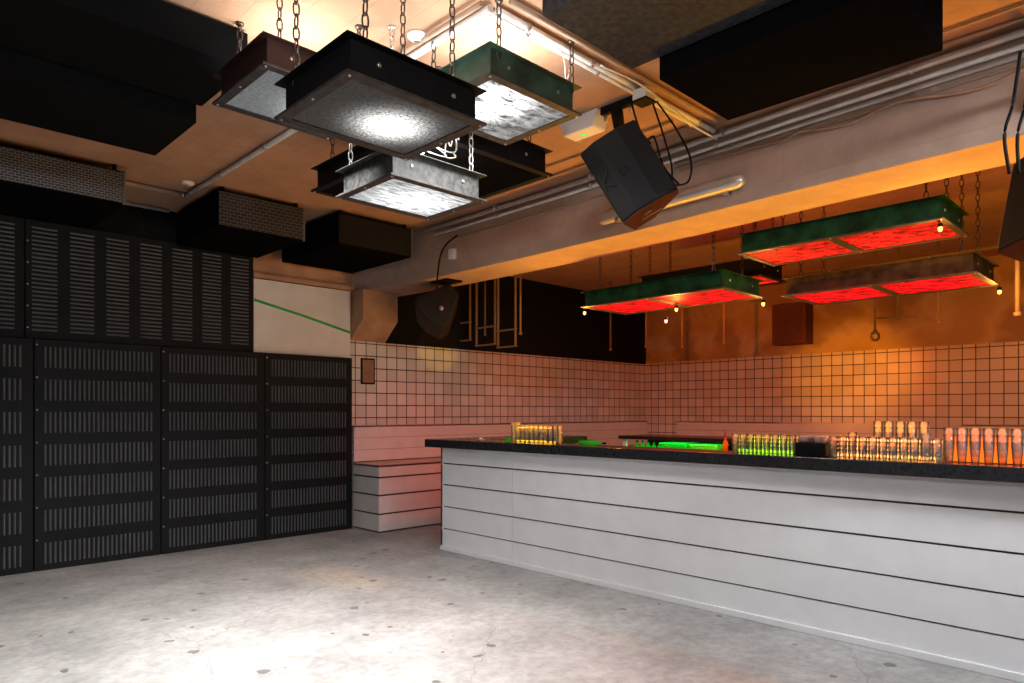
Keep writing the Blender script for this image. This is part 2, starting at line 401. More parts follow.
# white board with green tape
t = thing('white_board', 'plain white board on the wall above black panels, crossed by green line', 'board', (3.24,7.3,2.04))
MB().box(0, 1.19, 0, .03, 0, .80).obj('board_sheet', M['white'], t, .003)
g = tag(MB().tube([(3.245,7.293,2.605),(3.8,7.293,2.49),(4.42,7.293,2.345)], .014, 6).obj('green_cable', simple('green_cable_sheath', (.01,.42,.07,1), .5)), 'bright green cable slanting down across the white board', 'cable')
t = thing('wall_vent', 'small dark rust-coloured vent plate in the white wall tiles', 'vent', (4.59,7.325,1.73))
MB().box(0,.2,-.012,0,0,.32).obj('vent_frame', M['blk'], t, .003)
MB().box(.02,.18,-.018,-.012,.02,.30).obj('vent_plate', M['ochrebrick'], t, .002)

# ------------------------------------------------------------------ benches
def bench(name, label, L, loc, rot, backs):
    t = thing(name, label, 'bench', loc, None, (0,0,rot))
    # local x = along, y = from front (0) to wall (.6)
    b = MB(); b.box(.012, L-.001, .012, .55, .02, .745, mi=1)
    for z0, z1 in ((.02,.205),(.225,.42),(.44,.625),(.645,.775)):
        b.box(0, L, 0, .013, z0, z1, mi=0); b.box(0, .013, .013, .56, z0, z1, mi=0)
    b.obj('seat_base', [M['bench'], M['gap']], t)
    MB().box(0, L, 0, .56, .752, .777).obj('seat', M['bench'], t, .003)
    b = MB(); b.box(.03, L, .575, .60, .78, 1.20, mi=1)
    for z0, z1 in ((.79,.926),(.93,1.072),(1.076,1.22)):
        b.box(.02, L, .56, .576, z0, z1, mi=0)
    b.box(.02, L, .56, .615, 1.205, 1.222, mi=0)
    b.obj('backrest', [M['bench'], M['gap']], t)
bench('wall_bench', 'white plank bench with high backrest along the tiled wall beyond the bar end', 6.15, (4.44,6.70,0), 0, 1)
bench('wall_bench', 'white plank bench against the far tiled wall behind the bar', 3.7, (10.0,6.65,0), -PI/2, 1)
bench('wall_bench', 'white plank bench against the far tiled wall, behind the tall glasses at right', 3.6, (10.0,2.35,0), -PI/2, 1)

# ------------------------------------------------------------------ bar
t = thing('bar_counter', 'long white plank-fronted bar counter with black stone top', 'bar counter', (4.38,5.49,0))
def L(x, y, z): return (x-4.38, y-5.49, z)
b = MB(); X0 = 0
seamY = -1.03
b.box(.02, .08, -9.4, -.0, 0, 1.03, mi=1)
rows = [(.035,.211),(.223,.433),(.446,.652),(.666,.866),(.880,1.035)]
for z0, z1 in rows:
    b.box(0, .022, seamY+.0015, 0, z0, z1, mi=0)
    for k in range(3): b.box(0, .022, seamY-2.8*(k+1), seamY-2.8*k-(.0015 if k == 0 else 0), z0, z1, mi=0)
b.box(.0, 1.8, -.022, 0, .035, 1.035, mi=0)
b.obj('plank_front', [M['bar'], M['gap']], t)
MB().box(-.018, .0, -9.4, .0, 0, .045).obj('skirting', M['bar'], t, .004)
MB().box(-.11, .22, -9.4, .13, 1.036, 1.115).obj('worktop', M['top'], t, .004)
MB().box(.2205, 1.75, -.47, .13, 1.036, 1.115).obj('worktop_return', M['top'], t, .004)
MB().box(.09, .62, -9.3, -.5, .86, .89).obj('inner_shelf', M['pipe'], t, .003)
led1 = MB().box(.19, .205, -5.6, -1.4, 1.010, 1.034).obj('light_strip', M['led'], t)
# rear counter
t = thing('back_counter', 'black-topped back counter behind the bar, open shelf glowing green', 'counter', (6.75,5.05,0))
MB().box(0, .62, -5.6, 0, 1.065, 1.105).obj('worktop', M['top'], t, .003)
MB().box(.02, .60, -5.55, -.03, .86, .885).obj('shelf', M['blk'], t)
MB().box(.585, .6, -5.55, -.03, 0, 1.06).obj('back_panel', M['blk'], t)
for y in (-.09,-2.6,-5.5): MB().box(.03, .07, y, y+.045, 0, 1.064).obj('leg', M['white'], t)
MB().box(.55, .58, -1.9, -.2, 1.04, 1.062).obj('light_strip', M['led'], t)

# ------------------------------------------------------------------ lights
def light(kind, name, loc, col, W, size=.05, target=None, xaxis=(1,0,0), **kw):
    d = bpy.data.lights.new(name, kind); d.color = col; d.energy = W
    if kind == 'AREA':
        d.shape = 'RECTANGLE'; d.size = size[0]; d.size_y = size[1]
    else: d.shadow_soft_size = size
    for k, v in kw.items(): setattr(d, k, v)
    o = bpy.data.objects.new(name, d); COL.objects.link(o); o.location = loc
    if target is not None:
        z = -(Vector(target)-Vector(loc)).normalized(); x = Vector(xaxis); x = (x-z*x.dot(z)).normalized()
        o.rotation_euler = Matrix((x, z.cross(x), z)).transposed().to_euler()
    return o

# ------------------------------------------------------------------ chained light boxes
def chain(parent, x, y, z0, z1, mat, lk=.062):
    b = MB(); z = z0; i = 0
    while z < z1-.01:
        pts = []
        for k in range(12):
            a = 2*PI*k/12; u = .0135*math.cos(a); w = .5*lk*1.05*math.sin(a)*.82+ (.012 if math.sin(a) > 0 else -.012)*abs(math.sin(a))**.3*.4
            pts.append((x+(u if i % 2 == 0 else 0), y+(0 if i % 2 == 0 else u), z+lk/2+w))
        b.tube(pts, .0038, 5, closed=True); z += lk*.82; i += 1
    b.lathe([(.001,z1),(.022,z1-.001),(.02,z1-.01),(.004,z1-.014)], (x,y,0), 10)
    return b.obj('chain', mat, parent)

def light_box(name, label, cat, x0, x1, y0, y1, z, h, body, frame, lens, group, chains, cmat, panes=1, flange=.035, chin=.05, fl_top=True):
    t = thing(name, label, cat, ((x0+x1)/2, (y0+y1)/2, z), group)
    W, D = (x1-x0)/2, (y1-y0)/2
    T = .006; f = flange
    b = MB()   # open-topped sheet metal tray: four walls, outward flange at the top
    w, d = W-f, D-f
    b.box(-w, w, -d, -d+T, .012, h); b.box(-w, w, d-T, d, .012, h)
    b.box(-w, -w+T, -d+T, d-T, .012, h); b.box(w-T, w, -d+T, d-T, .012, h)
    if fl_top:
        b.box(-W, W, -D, -d, h, h+.004); b.box(-W, W, d, D, h, h+.004)
        b.box(-W, -w, -d, d, h, h+.004); b.box(w, W, -d, d, h, h+.004)
    b.obj('housing', body, t)
    b = MB(); g = f+.014
    b.box(-W, W, -D, -D+g, 0, .012); b.box(-W, W, D-g, D, 0, .012)
    b.box(-W, -W+g, -D+g, D-g, 0, .012); b.box(W-g, W, -D+g, D-g, 0, .012)
    if panes == 2: b.box(-W+g, W-g, -.035, .035, 0, .012)
    b.obj('glass_frame', frame, t, .002)
    for k in range(panes):
        if panes == 1: ya, yb = -D+g, D-g
        else: ya, yb = ((-D+g, -.035), (.035, D-g))[k]
        yc = (ya+yb)/2
        bb = MB().box(-W+g, W-g, ya-yc, yb-yc, 0, .004).obj('glass_pane', lens[k] if isinstance(lens, (list, tuple)) else lens, t)
        bb.location = (0, yc, .006)
    nx = 4
    for sx in (-1,1):
        for sy in (-1,0,1):
            MB().lathe([(.007,0),(.007,-.003),(.004,-.005)], (sx*(W-f*.6), sy*(D-f*.6), 0), 8).obj('bolt', M['steel'], t)
    for sx in (-.6,.6):
        MB().lathe([(.010,0),(.010,-.004),(.005,-.007)], (sx*w, -d, h*.6), 8, axis='y').obj('bolt', M['steel'], t)
    for cx, cy in chains:
        chain(t, cx, cy, h-.04, CH-z, cmat)
    return t

lensL1 = mat_lens('frosted_glass_left', (.22,-.02), (.93,.98,1,1), .16, 2.2, .19, 45, .5, (1,3,1))
lensL2 = mat_lens('prismatic_glass_front', (.06,.02), (1,.98,.96,1), .03, 3.0, .115, 80, .8, (1,1,1))
lensL3 = mat_lens('foil_backed_glass_right', (-.13,-.05), (.97,.99,1,1), .25, 4, .18, 7, .95, (1,2,1))
lensL4 = mat_lens('clear_glass_bottom', (.05,.04), (.97,.99,1,1), .42, 1.5, .22, 12, .75, (1,4,1))
G = 'chain-hung white light boxes'
cs = lambda W, D: [(-W,-D),(W,-D),(-W,D),(W,D)]
light_box('hanging_light_box', 'dark maroon light box on rusty chains, leftmost of the white-lit cluster', 'lamp', 1.405,2.085,3.066,3.67,3.0,.145, M['maroon'], M['frame'], lensL1, G, [(-.235,-.25),(.2,-.25),(-.255,.155),(.2,.25)], M['chain'])
light_box('hanging_light_box', 'black light box with rippled glass and round glow, nearest and largest in view', 'lamp', 1.312,1.99,2.181,2.76,2.62,.145, M['blk'], M['frame'], lensL2, G, [(-.236,-.245),(.295,-.11),(-.29,.19),(.28,.24)], M['chain'])
light_box('hanging_light_box', 'green-sided light box with brilliant foil-backed glass, right of the white-lit cluster', 'lamp', 2.214,2.89,2.405,3.0,3.0,.15, M['greenmetal'], M['frame'], lensL3, G, [(-.25,-.2655),(.29,-.2655),(-.27,.22),(.24,.22)], M['chain'])
light_box('hanging_light_box', 'mottled grey metal light box with white pane, lowest of the white-lit cluster', 'lamp', 2.045,2.715,2.975,3.53,2.62,.15, M['mottled'], M['frame'], lensL4, G, [(-.31,-.25),(.26,-.222),(-.27,.22),(-.04,.22)], M['zinc'])
light_box('hanging_light_box', 'added unseen fill light box, grey and chain-hung, left of the viewpoint', 'lamp', -1.3,-.62,-1.3,-.7,2.75,.15, M['mottled'], M['frame'], lensL4, G, cs(.26,.2), M['chain'])  # this box and the next are unseen, added to carry fill light
light_box('hanging_light_box', 'added unseen fill light box, grey and chain-hung, right of the viewpoint', 'lamp', 3.08,3.76,-1.0,-.4,3.04,.15, M['mottled'], M['frame'], lensL4, G, cs(.26,.2), M['chain'])
# unlit one
off = simple('unlit_dark_glass', (.005,.005,.005,1), .8, spec=0)
light_box('unlit_light_box', 'large unlit black light box hanging behind the mottled grey one', 'lamp', 2.40,3.38,3.06,4.48,2.95,.16, M['blk'], M['blk'], off, None, cs(.38,.6), M['chain'])

redA = mat_lens('red_gel_glass', (.0,.0), (1,.006,.010,1), .55, .75, .42, 10, .8, (1,1,1), (.03,.003,.003,1))
redB = mat_lens('red_gel_glass_bright', (.15,.1), (1,.02,.010,1), .55, .9, .38, 13, .85, (1,1,1), (.03,.003,.003,1))
G = 'red light boxes over the bar'
barch = lambda W, D: [(-W,-D),(W,-D),(-W,D),(W,D)]
light_box('hanging_light_box', 'green two-pane red light box over the bar, leftmost with dangling wires', 'lamp', 5.14,5.87,2.79,4.30,2.40,.145, M['darkgreen'], M['frame'], redA, G, barch(.25,.6), M['chain'], 2)
light_box('hanging_light_box', 'dark green two-pane red light box over the bar, highest and nearest the beam', 'lamp', 5.13,5.79,1.23,2.68,2.65,.15, M['darkgreen'], M['frame'], redB, G, barch(.25,.6), M['chain'], 2)
light_box('hanging_light_box', 'amber-lit green two-pane red light box over the bar, lower right', 'lamp', 5.88,6.62,1.20,2.65,2.40,.15, simple('amber_lit_green_metal',(.040,.024,.011,1),.7,0,var=.5,spec=.1), M['frame'], redA, G, barch(.25,.6), M['chain'], 2)  # amber light put into the brownish body colour
light_box('hanging_light_box', 'black two-pane red light box mostly hidden behind the leftmost red one', 'lamp', 6.30,6.86,3.03,4.45,2.70,.17, M['blk'], M['blk'], redB, G, barch(.2,.6), M['chain'], 2)

# lamps' light (real fixtures)
def box_light(cx, cy, z, h, down, up, sx, sy, col=(1,.97,.94), upc=None, spread=130, aim=None):
    if down: light('AREA', 'fixture_light', (cx,cy,z-.006), col, down, (sx,sy), aim or (cx,cy,0), spread=math.radians(spread))
    if up: light('AREA', 'fixture_light', (cx,cy,z+h*.5), upc or col, up, (sx*.8,sy*.8), (cx,cy,9))
WH = (1,.985,.965)
box_light(1.745,3.37,3.0,.145, 85,8,.45,.4, WH, aim=(1.55,4.3,0), spread=105)
box_light(1.65,2.47,2.62,.145, 60,9,.45,.4, WH, aim=(1.35,3.9,0), spread=105)
box_light(2.55,2.70,3.0,.15, 25,11,.45,.4, WH, spread=150)
box_light(2.38,3.25,2.62,.15, 22,5,.45,.4, WH, aim=(1.9,4.2,0), spread=130)
RD = (1,.05,.04)
box_light(5.5,3.55,2.40,.145, 12,2,.5,1.3, RD, (1,.25,.08))
box_light(5.46,1.95,2.65,.15, 12,4,.5,1.3, RD, (1,.15,.05))
box_light(6.25,1.92,2.40,.15, 12,3,.5,1.3, RD, (1,.30,.08))
box_light(6.58,3.75,2.70,.17, 8,2,.4,1.3, RD, (1,.12,.05))

# ------------------------------------------------------------------ small clip-on bulbs
AM = (1,.40,.07)
def bulb(loc, label, kind, top, W, col, target=None):
    t = thing('clip_lamp', label, 'lamp', loc, 'small clip-on bulbs')
    MB().lathe([(.004,.04),(.014,.038),(.016,.02),(.013,.012)], (0,0,0), 12).obj('lamp_socket', M['blk'], t)
    MB().lathe([(.003,-.016),(.010,-.012),(.014,0),(.012,.012)], (0,0,0), 12).obj('bulb', {'A': M['bulbA'], 'R': M['bulbR'], 'W': M['bulbW']}[kind], t)
    v = Vector(top)-Vector(loc)
    MB().tube(spline([(0,0,.048),(.015,.02,.048+(v.z-.05)*.5),(v.x,v.y,v.z)]), .0035, 6).obj('cord', M['cable'], t)
    light('POINT', 'bulb_light', (loc[0],loc[1],loc[2]-.06), col, W, .03)
bulb((5.22,4.31,2.355), 'small amber bulb under the left tip of the leftmost red light box', 'A', (5.24,4.27,2.40), 14, AM)
bulb((5.60,3.52,2.345), 'small amber bulb hanging at the middle of the leftmost red light box', 'A', (5.60,3.545,2.40), 12, AM)
bulb((5.55,3.60,2.24), 'small red bulb dangling lowest below the leftmost red light box', 'R', (5.55,3.56,2.40), 7, (1,.06,.04))
bulb((5.86,2.80,2.345), 'small amber bulb below the near corner of the leftmost red light box', 'A', (5.84,2.83,2.40), 14, AM)
bulb((5.16,1.26,2.59), 'small amber bulb under the near corner of the highest red light box', 'A', (5.16,1.26,2.65), 14, AM)
bulb((6.60,1.20,2.345), 'small amber bulb below the right corner of the amber-lit red light box', 'A', (6.59,1.22,2.40), 14, AM)
t = thing('clip_lamp', 'bare white light in a tangle of white cable beside the lowest light box', 'lamp', (2.1,2.80,2.72), 'small clip-on bulbs')
MB().lathe([(.004,-.03),(.022,-.02),(.028,.0),(.02,.02)], (0,0,0), 12).obj('bulb', M['bulbW'], t)
MB().lathe([(.022,.02),(.03,.03),(.03,.08),(.01,.09)], (0,0,0), 12).obj('lamp_socket', M['blk'], t)
cb = MB(); rnd = random.Random(3)
for q in range(3):
    pts = [Vector((.7138,-.7003,0))*rnd.uniform(.03,.20)+Vector((.7,.71,0))*rnd.uniform(-.03,.03)+Vector((0,0,rnd.uniform(-.05,.13))) for _ in range(8)]
    cb.tube(spline(pts, 7), .0035, 5)
cb.obj('cable_tangle', M['cablew'], t)
light('POINT', 'bulb_light', (2.1,2.72,2.66), (.85,.97,1), .35, .02)

FC = (.88,.94,1)  # tint for the fill lights added below to brighten the room
light('AREA', 'added_fill_light', (-.96,-1.0,2.74), FC, 108, (.5,.45), (1.9,7.3,1.3), spread=math.radians(140))
light('AREA', 'added_fill_light', (3.42,-.70,3.02), FC, 75, (.5,.4), (4.4,1.1,.9), spread=math.radians(125))
light('POINT', 'added_fill_light', (2.2,-1.7,2.95), FC, 25, .15)
light('POINT', 'added_fill_light', (.2,.4,2.6), FC, 7, .15)
# added spot washes colouring tiles and bench, no lamps of their own
def spot(loc, to, col, W, deg, blend=.9): light('SPOT', 'added_wash_spot', loc, col, W, .03, to, spot_size=math.radians(deg), spot_blend=blend)
OR = (1,.27,.02)
spot((6.72,2.72,2.30), (10.65,3.75,1.95), (1,.33,.005), 480, 30, 1)
spot((6.9,1.3,2.30), (10.65,1.6,1.5), (1,.20,.008), 240, 75)
spot((6.3,4.0,2.30), (10.65,5.2,1.6), (1,.15,.012), 240, 80)
spot((5.35,4.36,2.30), (5.3,7.1,.75), (1,.04,.03), 90, 50)
spot((6.1,4.36,2.30), (8.0,7.3,1.0), (1,.15,.03), 100, 72)
spot((5.22,4.33,2.33), (5.80,7.33,2.26), (1,.62,.01), 80, 13, .25)
# added spots making the glassware glow from above
spot((5.30,3.60,2.28), (4.45,4.25,1.18), (1,.45,.005), 320, 24)
spot((5.24,1.9,2.58), (4.45,2.12,1.18), (1,.42,.005), 90, 20)
spot((5.24,1.35,2.53), (4.45,1.38,1.18), (1,.27,.01), 190, 26)
spot((5.24,.95,2.53), (4.5,.85,1.2), (1,.14,.005), 200, 26)
# ------------------------------------------------------------------ ceiling boards and cabinets
def cbox(name, label, cat, x0,x1,y0,y1,z0,z1, m, gr=None, grm=None, group=None):
    t = thing(name, label, cat, ((x0+x1)/2,(y0+y1)/2,z0), group)
    W, D, H = (x1-x0)/2, (y1-y0)/2, z1-z0
    MB().box(-W,W,-D,D,0,H).obj('cabinet', m, t, .006)
    if gr:
        MB().box(-W+.012,W-.012,-D-.012,-D-.0005,.012,H-.012).obj('front_grille', grm, t, .003)
        MB().box(W-.012,W+.004,-D-.016,-D+.01,.0,H).obj('edge_strip', M['slat'], t)
    for sx in (-1,1):
        for sy in (-1,1):
            MB().box(sx*(W-.06)-.012, sx*(W-.06)+.012, sy*(D-.05)-.02, sy*(D-.05)+.02, H, CH-z0).obj('bracket', M['blk'], t)
    return t
cbox('acoustic_board', 'flat black ceiling board at top left, nearer of the pair', 'ceiling panel', -1.6,1.55,3.56,4.20,3.20,3.385, M['acoustic'])
cbox('acoustic_board', 'flat black ceiling board at top left, farther and lower of the pair', 'ceiling panel', -1.6,1.525,4.215,4.95,3.10,3.37, M['acoustic'])
cbox('acoustic_board', 'rough-textured black ceiling board at top right, nearest the green light box', 'ceiling panel', 2.30,3.0,-.6,2.15,3.20,3.385, M['foam'])
cbox('acoustic_board', 'smooth black hanging board at top right, closest to the conduits', 'ceiling panel', 3.02,3.735,.90,2.0,3.10,3.36, M['cab'])
cbox('speaker_cabinet', 'wide black ceiling cabinet with woven metal front, cut by the left photo edge', 'cabinet', -.5,1.68,6.22,7.2,3.08,3.35, M['cab'], 1, M['weave'], 'ceiling cabinets')
cbox('speaker_cabinet', 'black ceiling cabinet with diamond-pressed front above the louvred wall', 'cabinet', 2.41,3.235,6.17,7.2,3.04,3.36, M['cab'], 1, M['weave2'], 'ceiling cabinets')
cbox('speaker_cabinet', 'black cloth-fronted ceiling cabinet beside the beam, above the white board', 'cabinet', 3.535,4.43,6.06,7.25,3.05,3.36, M['cab'], 1, M['cloth'], 'ceiling cabinets')

# ------------------------------------------------------------------ conduits and pipes
def pipe(name, pts, r, m, label, cat='pipe', clips=None, group=None):
    t = thing(name, label, cat, pts[0], group)
    p0 = Vector(pts[0]); q = [Vector(p)-p0 for p in pts]
    MB().tube(q, r, 10).obj('tube', m, t)
    if clips:
        for c in clips:
            for a, bb in zip(q, q[1:]):
                pass
            a, bb = q[0], q[-1]; pt = a.lerp(bb, c)
            d = (bb-a).normalized()
            MB().tube([pt-d*.012, pt+d*.012], r*1.35, 10).obj('clip', M['steel'], t)
    return t
by = lambda y: 4.33+(y+4)*.0255 if y < .7 else (4.45+(y-.7)*.0464 if y < 2.1 else (4.515+(y-2.1)*.0708 if y < 3.3 else (4.60+(y-3.3)*.0346 if y < 4.6 else (4.645 if y < 5.9 else 4.65-(y-5.9)*.08))))
def beamrun(off, z, y0, y1, n=8): return [(by(y0+(y1-y0)*i/n)-off, y0+(y1-y0)*i/n, z) for i in range(n+1)]
pipe('conduit', beamrun(.075,3.355,-2,6.05), .021, M['pipe'], 'thick grey conduit along the ceiling edge of the beam, topmost', clips=[.1,.25,.4,.55,.7,.85])
pipe('conduit', beamrun(.035,3.300,-2,5.9), .014, M['pipew'], 'thin pale conduit along the beam, just below the thick one', clips=[.12,.27,.42,.57,.72,.87])
pipe('conduit', beamrun(.022,3.258,-2,2.9), .014, M['pipe'], 'short grey conduit on the beam ending at the junction box', clips=[.3,.5,.8])
pipe('conduit', beamrun(.013,3.215,-2,5.6), .008, M['pipeb'], 'thin brown cable run lowest along the beam face', 'cable')
pipe('cable', [(4.28,1.7,3.385),(4.30,.2,3.385),(4.28,-2,3.385)], .009, M['pipeb'], 'dark line of cable on the ceiling beside the thick conduit, right end', 'cable')
pipe('cable', [(4.15,1.7,3.385),(4.14,.2,3.385),(4.15,-2,3.385)], .009, M['pipeb'], 'dark line of cable on the orange-lit ceiling, farther from the beam', 'cable')
pipe('cable', [(4.35,5.6,3.385),(4.32,3.5,3.385),(4.25,2.6,3.385)], .009, M['pipeb'], 'dark cable on the ceiling running behind the black loudspeaker', 'cable')
pipe('cable', [(4.15,5.2,3.385),(4.13,3.5,3.385),(4.10,2.6,3.385)], .009, M['pipeb'], 'dark cable on the ceiling nearest the unlit light box', 'cable')
pipe('conduit', [(2.30,6.62,3.375),(2.30,4.3,3.375),(2.295,2.49,3.375)], .020, M['pipew'], 'pale ceiling conduit passing behind the white-lit lamp cluster', clips=[.03,.2,.4,.6])
pipe('conduit', [(2.235,4.2,3.375),(2.235,2.49,3.375)], .014, M['pipeb'], 'brown ceiling batten beside the pale conduit behind the lamps')
pipe('conduit', [(-.5,6.60,3.375),(2.32,6.60,3.375)], .020, M['pipe'], 'grey ceiling conduit between the two left ceiling cabinets', clips=[.8,.98])
pipe('conduit', [(-.5,7.245,3.375),(2.36,7.245,3.375)], .015, M['pipe'], 'grey ceiling conduit tight against the louvred wall')
pipe('conduit', [(2.33,2.478,3.375),(3.4,2.478,3.375),(4.42,2.478,3.375)], .018, M['pipew'], 'white ceiling conduit leading from the lamps to the beam, upper', clips=[.1,.35,.6,.9])
pipe('conduit', [(2.33,2.525,3.375),(3.4,2.525,3.375),(4.42,2.525,3.375)], .014, M['pipew'], 'white ceiling conduit leading from the lamps to the beam, lower', clips=[.12,.4,.65,.9])
pipe('conduit', [(2.33,2.385,3.38),(3.4,2.385,3.38),(4.3,2.385,3.38)], .014, M['pipeb'], 'brown conduit beside the white pair on the ceiling')
# drooping cables on beam
def cable(label, pts, r=.005, m=None, name='cable'):
    return tag(MB().tube(spline(pts), r, 6).obj(name, m or M['cable']), label, 'cable')
cable('loose brown cable sagging below the conduits on the beam', [(by(2.3)-.02,2.3,3.22),(by(2)-.03,2.0,3.19),(by(1.9)-.03,1.9,3.215),(by(1.6)-.03,1.6,3.17),(by(1.3)-.03,1.3,3.21),(by(.9)-.03,.9,3.15),(by(.6)-.03,.6,3.21)], .008, M['pipeb'])
cable('thin white cable looping over the conduits by the green light box', [(2.6,2.46,3.35),(2.72,2.40,3.28),(2.80,2.44,3.18),(2.86,2.47,3.24),(2.87,2.46,3.37)], .004, M['cablew'])
cable('thin white cable sagging from the junction to the beam', [(3.1,2.44,3.36),(3.4,2.38,3.33),(3.75,2.36,3.27),(4.1,2.40,3.27),(4.4,2.44,3.30)], .006, M['cablew'])
tag(MB().box(-.04,.0,-.06,.06,-.06,.06).obj('junction_box', M['pipe'], None, .006, (by(2.95)-.001,2.95,3.25)), 'small grey junction box on the beam below the conduits', 'junction box')
t = thing('junction_box', 'white ceiling junction box with black connectors above the loudspeaker', 'junction box', (3.52,2.44,3.33))
MB().box(-.05,.05,-.05,.05,-.04,.025).obj('box_body', M['plastic'], t, .006)
MB().box(-.055,.055,-.055,.055,-.052,-.04).obj('box_cover', M['blk'], t, .003)
t = thing('pipe_stub', 'fat grey pipe with rounded end lying along the beam face behind the loudspeaker', 'pipe', (by(2.9)-.078,2.92,2.99))
prof = [(.004,-.66),(.035,-.65),(.05,-.62),(.052,-.58),(.052,.60),(.05,.63),(.035,.66),(.004,.67)]
MB().lathe(prof, (0,0,0), 16, axis='y').obj('tube', M['pipe'], t, rot=(0,0,math.radians(-3.9)))
for y in (-.5,.45): MB().box(-.01,.06,y-.02,y+.02,-.065,.065).obj('clamp', M['steel'], t)
t = thing('junction_box', 'small white box on the beam left end with black cable', 'junction box', (by(5.6)-.02,5.60,3.05))
MB().box(-.03,.019,-.04,.04,-.06,.05).obj('box_body', M['plastic'], t, .006)
cable('black cable dropping from the beam to the small far loudspeaker', [(4.60,5.50,3.22),(4.585,5.66,3.15),(4.58,5.75,3.05),(4.58,5.80,2.85),(4.62,5.86,2.70)], .009)

# detectors, eyelets
def detector(loc, label):
    t = thing('smoke_detector', label, 'smoke detector', loc, 'smoke detectors')
    MB().lathe([(.055,0),(.055,-.012),(.045,-.022),(.02,-.026)], (0,0,0), 20).obj('base', M['plastic'], t)
    MB().lathe([(.022,-.022),(.022,-.034),(.012,-.038)], (0,0,0), 14).obj('sensor_cap', M['steel'], t)
detector((2.21,2.97,CH), 'white round smoke detector on the bright ceiling behind the nearest light box')
detector((2.2,6.28,CH), 'white round smoke detector on the brown ceiling by the left cabinets')
t = thing('emergency_light', 'translucent white wedge-shaped emergency light on the ceiling behind the loudspeaker', 'lamp', (3.65,3.02,CH))
MB().prism([(-.17,0),(.17,0),(.13,-.11),(-.13,-.11)], -.07, .07, 'y').obj('diffuser', M['plastic'], t, .01, rot=(0,0,math.radians(90)))
MB().box(-.02,.02,-.012,.012,-.114,-.1105).obj('indicator', emit('green_indicator', (.1,1,.1,1), 1.0), t)
for i, (x, y) in enumerate([(1.93,3.10),(2.36,2.94),(2.0,2.82)]): pass

# ------------------------------------------------------------------ loudspeakers
Rv = Vector((.7138,-.7003,0)); Fv = Vector((.7003,.7138,0)); Zv = Vector((0,0,1))
def speaker(label, loc, lean, yaw, pitch, sc=1.0, logo=True, endon=None):
    t = thing('loudspeaker', label, 'loudspeaker', loc)
    base = Matrix((Rv, Fv, Zv)).transposed()       # columns
    m = Matrix.Rotation(yaw, 3, 'Z') @ base @ Matrix.Rotation(pitch, 3, 'X') @ Matrix.Rotation(lean, 3, 'Y')
    if endon is not None: m = base @ Matrix.Rotation(endon, 3, 'Y') @ Matrix.Rotation(math.radians(78), 3, 'X')
    t.rotation_euler = m.to_euler(); t.scale = (sc,sc,sc)
    poly = [(-.175,.03),(-.10,-.035),(.03,-.05),(.155,-.02),(.18,.06),(.085,.30),(-.045,.32)]
    h = .215
    bm = MB()
    for z0, z1 in ((-h,h),): bm.prism(poly, z0, z1, 'z')
    bm.obj('enclosure', M['spk'], t, .012)
    # end cap with recessed handle and badge
    cap = [(x*.985+.0005, y*.985+.002) for x, y in poly]
    MB().prism(cap, -h-.012, -h-.0005, 'z').obj('end_cap', simple('red_lit_end_cap', (.07,.024,.014,1), .9, spec=0), t, .004)  # reddish light put into the cap colour
    MB().box(-.03,.10,.15,.175,-h-.015,-h-.0125).obj('handle_slot', M['spkline'], t)
    MB().lathe([(.02,-h-.0125),(.02,-h-.016)], (-.02,.06,0), 14).obj('badge', M['spkline'], t)
    if logo:
        a = Vector((-.175,.03)); b2 = Vector((-.10,-.035)); c2 = Vector((.03,-.05))
        def onface(p, q, u, z, off=.003):
            d = (q-p); n = Vector((d.y,-d.x)).normalized(); r = p+d*u+n*off
            return (r.x, r.y, z)
        k = MB()
        k.tube([onface(a,b2,.25,-.04), onface(a,b2,.25,.05)], .004, 5)
        k.tube([onface(a,b2,.85,.05), onface(a,b2,.3,.0)], .004, 5); k.tube([onface(a,b2,.3,.0), onface(a,b2,.85,-.045)], .004, 5)
        k.obj('emblem', M['spkline'], t)
        pts = []
        for i in range(14):
            an = 2*PI*i/14; pts.append(onface(b2, c2, .45+.16*math.cos(an), -.0+.024*math.sin(an)))
        MB().tube(pts, .004, 5, closed=True).obj('badge', M['spkline'], t)
    # yoke bolts
    MB().lathe([(.02,h),(.02,h+.02),(.01,h+.024)], (.05,.10,0), 12).obj('pivot_bolt', M['steel'], t)
    return t
speaker('black angular loudspeaker with K emblem tilted below the ceiling in front of the beam', (3.37,2.435,2.835), math.radians(-31), 0, math.radians(-4), 1.14)
t = thing('speaker_bracket', 'black steel ceiling bracket carrying the large tilted loudspeaker', 'bracket', (3.62,2.72,CH))
MB().box(-.02,.02,-.15,.12,-.05,-.0).obj('cross_bar', M['blk'], t, .004)
MB().quadbox([(-.03,-.03,-.05),(.03,-.03,-.05),(.03,.03,-.05),(-.03,.03,-.05),(-.16,-.16,-.36),(-.11,-.16,-.36),(-.11,-.12,-.36),(-.16,-.12,-.36)]).obj('arm', M['blk'], t, .003)
for y in (-.12,.09): MB().lathe([(.012,-.05),(.012,-.09),(.006,-.095)], (0,y,0), 8).obj('bolt', M['steel'], t)
for i, (lab, pts) in enumerate([
    ('black cable looping down right of the large loudspeaker', [(3.60,2.40,3.30),(3.63,2.28,3.10),(3.62,2.18,2.90),(3.55,2.15,2.74),(3.46,2.2,2.70)]),
    ('black cable hanging straight behind the large loudspeaker', [(3.62,2.45,3.33),(3.60,2.36,3.1),(3.60,2.30,2.9),(3.52,2.24,2.76)]),
    ('coiled black cable beside the top of the large loudspeaker', [(3.50,2.52,3.30),(3.48,2.44,3.10),(3.53,2.40,3.02),(3.47,2.42,2.98),(3.53,2.38,3.06),(3.55,2.34,2.92),(3.50,2.27,2.82),(3.56,2.22,2.74)])]):
    cable(lab, pts, .006)
